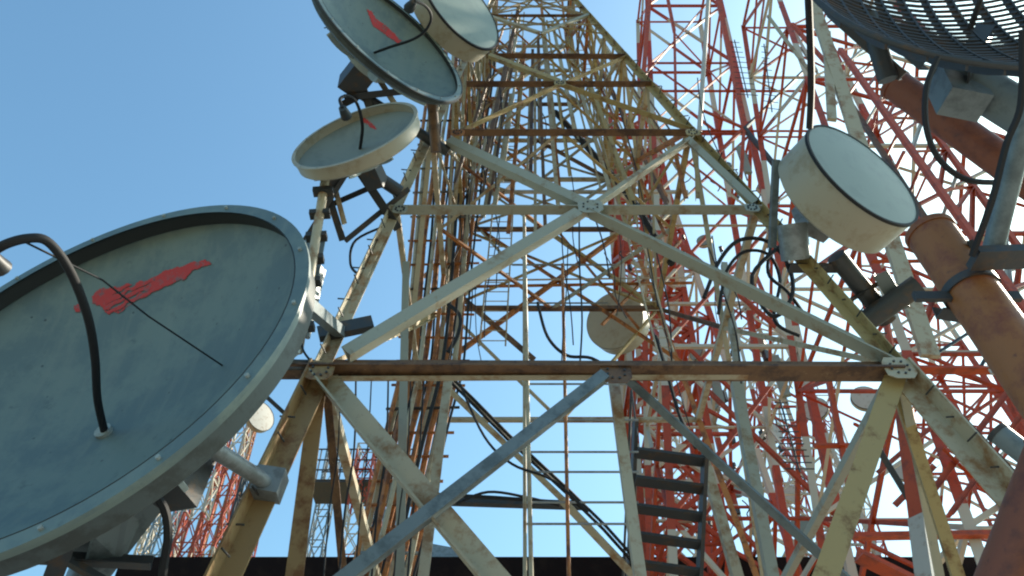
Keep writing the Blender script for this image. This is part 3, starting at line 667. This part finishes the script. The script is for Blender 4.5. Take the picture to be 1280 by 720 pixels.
# boom of red lattice between pale column and upper orange pipe
bm_ = thing('lattice_boom', at(1100, 150, 12), 'red lattice boom slanting between the drum and the upper orange pipe', 'boom')
q0, q1 = at(1050, 62, 12.5), at(1290, 400, 11.0); r0_, r1_ = at(1085, 55, 13.0), at(1300, 345, 11.5)
mb = MB(); mb.angle(q0, q1, .14); mb.build('chord', M['red'], bm_); mb = MB(); mb.angle(r0_, r1_, .12); mb.build('chord', M['red'], bm_)
u = V((0, .9, .2)); mb = MB(); mb.angle(q0+u, q1+u, .12); mb.build('chord', M['brown'], bm_)
for k in range(14):
    t = k/14; s = (k+1)/14; mb = MB(); mb.angle(q0.lerp(q1, t), r0_.lerp(r1_, s if k % 2 else t), .09); mb.build('lacing', M['red'], bm_)
    mb = MB(); mb.angle(q0.lerp(q1, s)+u*(k % 2), r0_.lerp(r1_, t), .09); mb.build('lacing', M['red' if k % 3 else 'white'], bm_)

# ---------------------------------------------------------------- small antennas on the far towers
def small_drum(x, y, Y, r, az, label, g='small drum antennas on the far towers'):
    return drum(at(x, y, Y), axes(az, 0), r, .35*r, label, g, col='shroud', face='white', n=28)
small_drum(1082, 497, 44, .95, 190, 'small round drum low between the white mast and the olive leg, rightmost of the pair')
small_drum(1019, 511, 44, .85, 215, 'small round drum left of the olive leg, leftmost of the pair')
small_drum(966, 540, 48, .8, 160, 'small drum antenna beside the cream post below the brown beam')
small_drum(990, 617, 60, .8, 200, 'tiny far drum antenna low right of the dark diagonal')
small_drum(326, 520, 62, 1.5, 130, 'round far drum left of the tan leg above the steel strut')
small_drum(1130, 590, 50, .7, 180, 'tiny drum antenna behind the heavy red post')
def yagi(a, b, n, el, label):
    t = thing('yagi_antenna', a, label, 'antenna', 'yagi antennas')
    mb = MB(); mb.tube([a, b], .025, 6); mb.build('boom', M['dark'], t); d = (b-a).normalized(); x = d.cross(V((0, 1, .3))).normalized(); mb = MB()
    for k in range(n):
        p = a.lerp(b, (k+.5)/n); l = el*(1-.6*k/n); mb.tube([p-x*l, p+x*l], .016, 5)
    mb.build('elements', M['dark'], t)
yagi(at(935, 122, 17), at(918, 50, 17), 11, .42, 'dark yagi antenna pointing up beside the red mast leg')
yagi(at(965, 140, 17), at(955, 55, 17), 11, .3, 'narrow dark yagi antenna left of the pale column')
yagi(at(1000, 590, 16), at(975, 500, 16), 12, .35, 'dark yagi antenna behind the dark diagonal at lower right')
yagi(at(405, 35, 15.), at(440, 28, 15.), 5, .12, 'tiny dark yagi sticking out left of the upper dish')
def panel(x, y, Y, h, w, az, label, m='radome', grp='panel antennas on the towers'):
    c = at(x, y, Y); t = thing('panel_antenna', c, label, 'panel antenna', grp); n = axes(az, -3)
    mb = MB(); mb.box(c-V((0, 0, h/2)), c+V((0, 0, h/2)), w, w*.5, n); mb.build('housing', M[m], t)
    mb = MB(); mb.tube([c-n*w*.8-V((0, 0, h*.6)), c-n*w*.8+V((0, 0, h*.6))], .045, 8); mb.build('pole', M['galv'], t)
panel(930, 200, 24, 2.2, .35, 170, 'slim pale panel antenna under the star shaped red node')
panel(795, 210, 36, 2.4, .5, 190, 'pale panel antenna behind the crossing above the grey beam')
panel(975, 470, 30, 2.4, .45, 200, 'pale panel antenna beside the right front leg node')
panel(895, 480, 30, 2.2, .4, 180, 'pale panel antenna above the dark diagonal behind the brown beam')
panel(610, 40, 21, 1.6, .35, 200, 'pale panel antenna at the head of the main tower')
panel(388, 370, 9.5, 1.3, .22, 200, 'grey panel antenna partly hidden behind the huge dish rim', 'galv')

# red node star on the mast
sn = c2
for pts, w in (([(930, 160), (889, 200)], .16), ([(930, 160), (878, 138)], .12), ([(930, 160), (975, 215)], .2), ([(930, 160), (1010, 82)], .22), ([(930, 160), (925, 240)], .16)):
    a, b = [at(x, y, 23.3) for x, y in pts]; member(a, b, w, M['red' if w < .18 else 'dark'], 'node_brace', parent=t2)
for pts, w in (([(812, 0), (803, 108)], .26), ([(835, 0), (843, 40)], .18), ([(843, 40), (845, 140)], .14), ([(802, 98), (885, 2)], .13), ([(843, 40), (912, 115)], .12), ([(825, 113), (1010, 113)], .16), ([(870, 163), (1012, 163)], .14), ([(898, 0), (932, 165)], .26), ([(955, 0), (940, 112)], .13)):
    a, b = [at(x, y, 23.9) for x, y in pts]; e_ = (a-b) if pts[0][1] < 5 else V((0, 0, 0)); member(a+e_*.8, b, w, M['red'], 'face_brace', parent=t2)
a, b = at(886, -10, 22), at(874, 165, 22); pw = MB(); pw.tube([a, b], .12, 8); pw.build('feeder_conduit', M['white'], t2)

# step bolts up both front legs
for i in (0, 1):
    for k in range(48):
        h = -.8+k*.38; c = corner(i, h); sx = -1 if i == 0 else 1
        mb = MB(); mb.tube([c+V((sx*.02, -.02, 0)), c+V((sx*(.20 if k % 2 else .05), -(.04 if k % 2 else .2), 0))], .012, 5); mb.build('step_bolt', M['dark'], mt)
# loose thin wires strung inside the tower
for i in range(26):
    x = rc0.uniform(560, 900); y = rc0.uniform(30, 360); Y = rc0.uniform(9.6, 13.5); L = rc0.uniform(60, 200); dx = (640-x)/(y+640)*-L+rc0.uniform(-22, 22)
    cable([at(x, y, Y), at(x+dx*.3+rc0.uniform(-6, 6), y+L*.3, Y), at(x+dx*.65+rc0.uniform(-8, 8), y+L*.65, Y), at(x+dx, y+L, Y)], rc0.uniform(.008, .02), 'thin black wire hanging loose inside the main tower', 'thin wires inside the main tower', name='loose_wire', cat='wire')
for k in range(9):
    x = -16+k*5.2; mb = MB(); mb.box((x, 42+k % 3, RZ), (x, 42+k % 3, RZ+.35+.12*(k % 4)), .5+.2*(k % 2), .5); mb.build('vent', M['dark'], rf)
# brackets that hold the feeder bundle
for k in range(20):
    y = 690-k*30; sx = (460-y)*.10-max(0, y-460)*.13; member(mid(.80)(494+sx, y), mid(.80)(586+sx, y+random.uniform(-3, 3)), .07, M[random.choice(['dark', 'rust', 'galv'])], 'cable_bracket')
# dark rods beside the left end of the brown beam
mb = MB(); mb.tube([at(305, 470, 7.6), at(356, 517, 7.9)], .025, 6); mb.build('rod', M['dark'], T1)
mb = MB(); mb.tube([at(318, 450, 7.6), fr(398, 454)], .035, 6); mb.build('rod', M['dark'], T1)
mb = MB(); mb.tube([at(322, 460, 7.6), fr(398, 461)], .022, 6); mb.build('rod', M['dark'], T1)
# members of the nearest red tower
for x0, y0, x1, y1, Y, w, m in ((1088, 325, 1205, 324, 14.2, .13, 'red'), (1136, 458, 1240, 459, 12.2, .22, 'red'), (1239, 459, 1340, 460, 12.2, .22, 'white'), (1066, 668, 1245, 665, 13.9, .18, 'red'), (1018, 555, 1104, 555, 15, .14, 'red'),
     (1034, 465, 1062, 610, 15, .12, 'red'), (1068, 528, 1108, 550, 15, .10, 'red'), (1075, 688, 1190, 745, 12, .30, 'red'), (1146, 640, 1275, 470, 14, .13, 'red'), (1098, 590, 1180, 520, 14, .10, 'red'), (1100, 560, 1155, 650, 13.5, .14, 'dark'),
     (1190, 640, 1290, 500, 13, .10, 'red'), (1158, 400, 1190, 300, 14, .12, 'red'), (1165, 445, 1235, 400, 14, .08, 'dark'), (1225, 460, 1245, 425, 14, .07, 'dark'), (1180, 560, 1260, 640, 14, .08, 'red'), (1205, 520, 1280, 600, 14, .06, 'dark'),
     (1120, 630, 1170, 580, 14, .12, 'red'), (990, 30, 1060, 110, 14, .12, 'red'), (960, 20, 1020, 100, 15, .10, 'cream'), (1020, 90, 975, 10, 16, .14, 'white'), (1045, 130, 1000, 60, 16, .12, 'white'), (1100, 120, 1080, 200, 14, .10, 'red'), (1130, 190, 1100, 250, 14, .1, 'red')):
    member(at(x0, y0, Y), at(x1, y1, Y+.2), w, M[m], 'cross_member', parent=t3)
# tower mounted boxes and jumper cables
rc = random.Random(3)
def place(i):
    if i % 2 == 0: x = rc.uniform(760, 985); y = rc.uniform(190, 450); return x, y, rc.uniform(24, 36)
    x = rc.uniform(880, 1070); y = rc.uniform(470, 680); return x, y, rc.uniform(34, 50)
for i in range(56):
    x, y, Y = place(i); c = at(x, y, Y); s_ = Y/50*rc.uniform(.35, .9); k = i % 4; up = i % 2 == 0
    zone = 'on the red towers above the brown beam' if up else 'on the far towers below the brown beam at the right'
    if k in (0, 1):
        t = thing('equipment_box', c, 'small dark weatherproof box clamped '+zone, 'box', 'dark boxes '+zone)
        mb = MB(); mb.box(c-V((0, 0, s_*.5)), c+V((0, 0, s_*.5)), s_*.6, s_*.5, axes(rc.uniform(120, 240), 0)); mb.build('housing', M['dark'], t)
        mb = MB(); mb.tube([c+V((0, .3*s_, -s_)), c+V((0, .3*s_, s_))], s_*.07, 6); mb.build('bracket', M['galv'], t)
    else:
        a = rc.uniform(-.6, .6); h = s_*2.6
        pts = [c+V((a*h*q+math.sin(q*7+i)*h*.12, 0, h*(q-.5))) for q in (0, .25, .5, .75, 1)]
        cable(pts, .02+.018*Y/40, 'black jumper cable looping '+zone, 'jumper cables '+zone, name='jumper_cable')
small = [(900, 205), (955, 235), (835, 265), (880, 300), (945, 430), (870, 440), (1040, 600), (920, 610), (950, 660), (1000, 655), (890, 505), (1065, 640)]
for i, (x, y) in enumerate(small):
    up = y < 455; drum(at(x, y, 30 if up else 46), axes(150+17*i % 90, 0), .42 if up else .6, .25, 'tiny pale drum antenna '+('on the red towers above the brown beam' if up else 'on the far towers below the brown beam at the right'), 'tiny drums '+('above' if up else 'below')+' the brown beam', n=20)

# ---------------------------------------------------------------- light
W = bpy.data.worlds.new('World'); S.world = W; W.use_nodes = True; nt = W.node_tree
bg = nt.nodes['Background']; sky = nt.nodes.new('ShaderNodeTexSky'); sky.sky_type = 'NISHITA'; sky.sun_disc = False
EL, AZ = 38, 62          # sun: up from horizon; clockwise from +Y towards +X
sky.sun_elevation = math.radians(EL); sky.sun_rotation = math.radians(AZ)
sky.air_density = 1.4; sky.dust_density = 2.3; sky.ozone_density = 2.0; sky.altitude = 0
bg.inputs[1].default_value = .13; tint = nt.nodes.new('ShaderNodeMix'); tint.data_type = 'RGBA'; tint.blend_type = 'MULTIPLY'; tint.inputs[0].default_value = 1
nt.links.new(sky.outputs[0], tint.inputs[6]); tint.inputs[7].default_value = (.74, 1.03, 1.06, 1); nt.links.new(tint.outputs[2], bg.inputs[0])
sl = bpy.data.lights.new('sun', 'SUN'); sl.energy = 5.0; sl.angle = math.radians(.53); sl.color = (1, .89, .72)
so = bpy.data.objects.new('sun', sl); COL.objects.link(so)
dirs = V((math.sin(math.radians(AZ))*math.cos(math.radians(EL)), math.cos(math.radians(AZ))*math.cos(math.radians(EL)), math.sin(math.radians(EL))))
so.rotation_euler = (-dirs).to_track_quat('-Z', 'Y').to_euler(); so.location = (20, 10, 60)

cam = bpy.data.cameras.new('camera'); co = bpy.data.objects.new('camera', cam); COL.objects.link(co)
cam.sensor_width = 36; cam.lens = 36*FPX/1280; cam.clip_end = 8000; cam.clip_start = .05
co.location = O; co.rotation_euler = (math.radians(90)+PITCH, 0, 0); S.camera = co
S.view_settings.view_transform = 'Standard'; S.view_settings.look = 'None'; S.view_settings.gamma = 1; S.view_settings.exposure = 0.8
S.cycles.filter_width = 2.1
for o in bpy.data.objects:
    if '_o' in o: del o['_o']
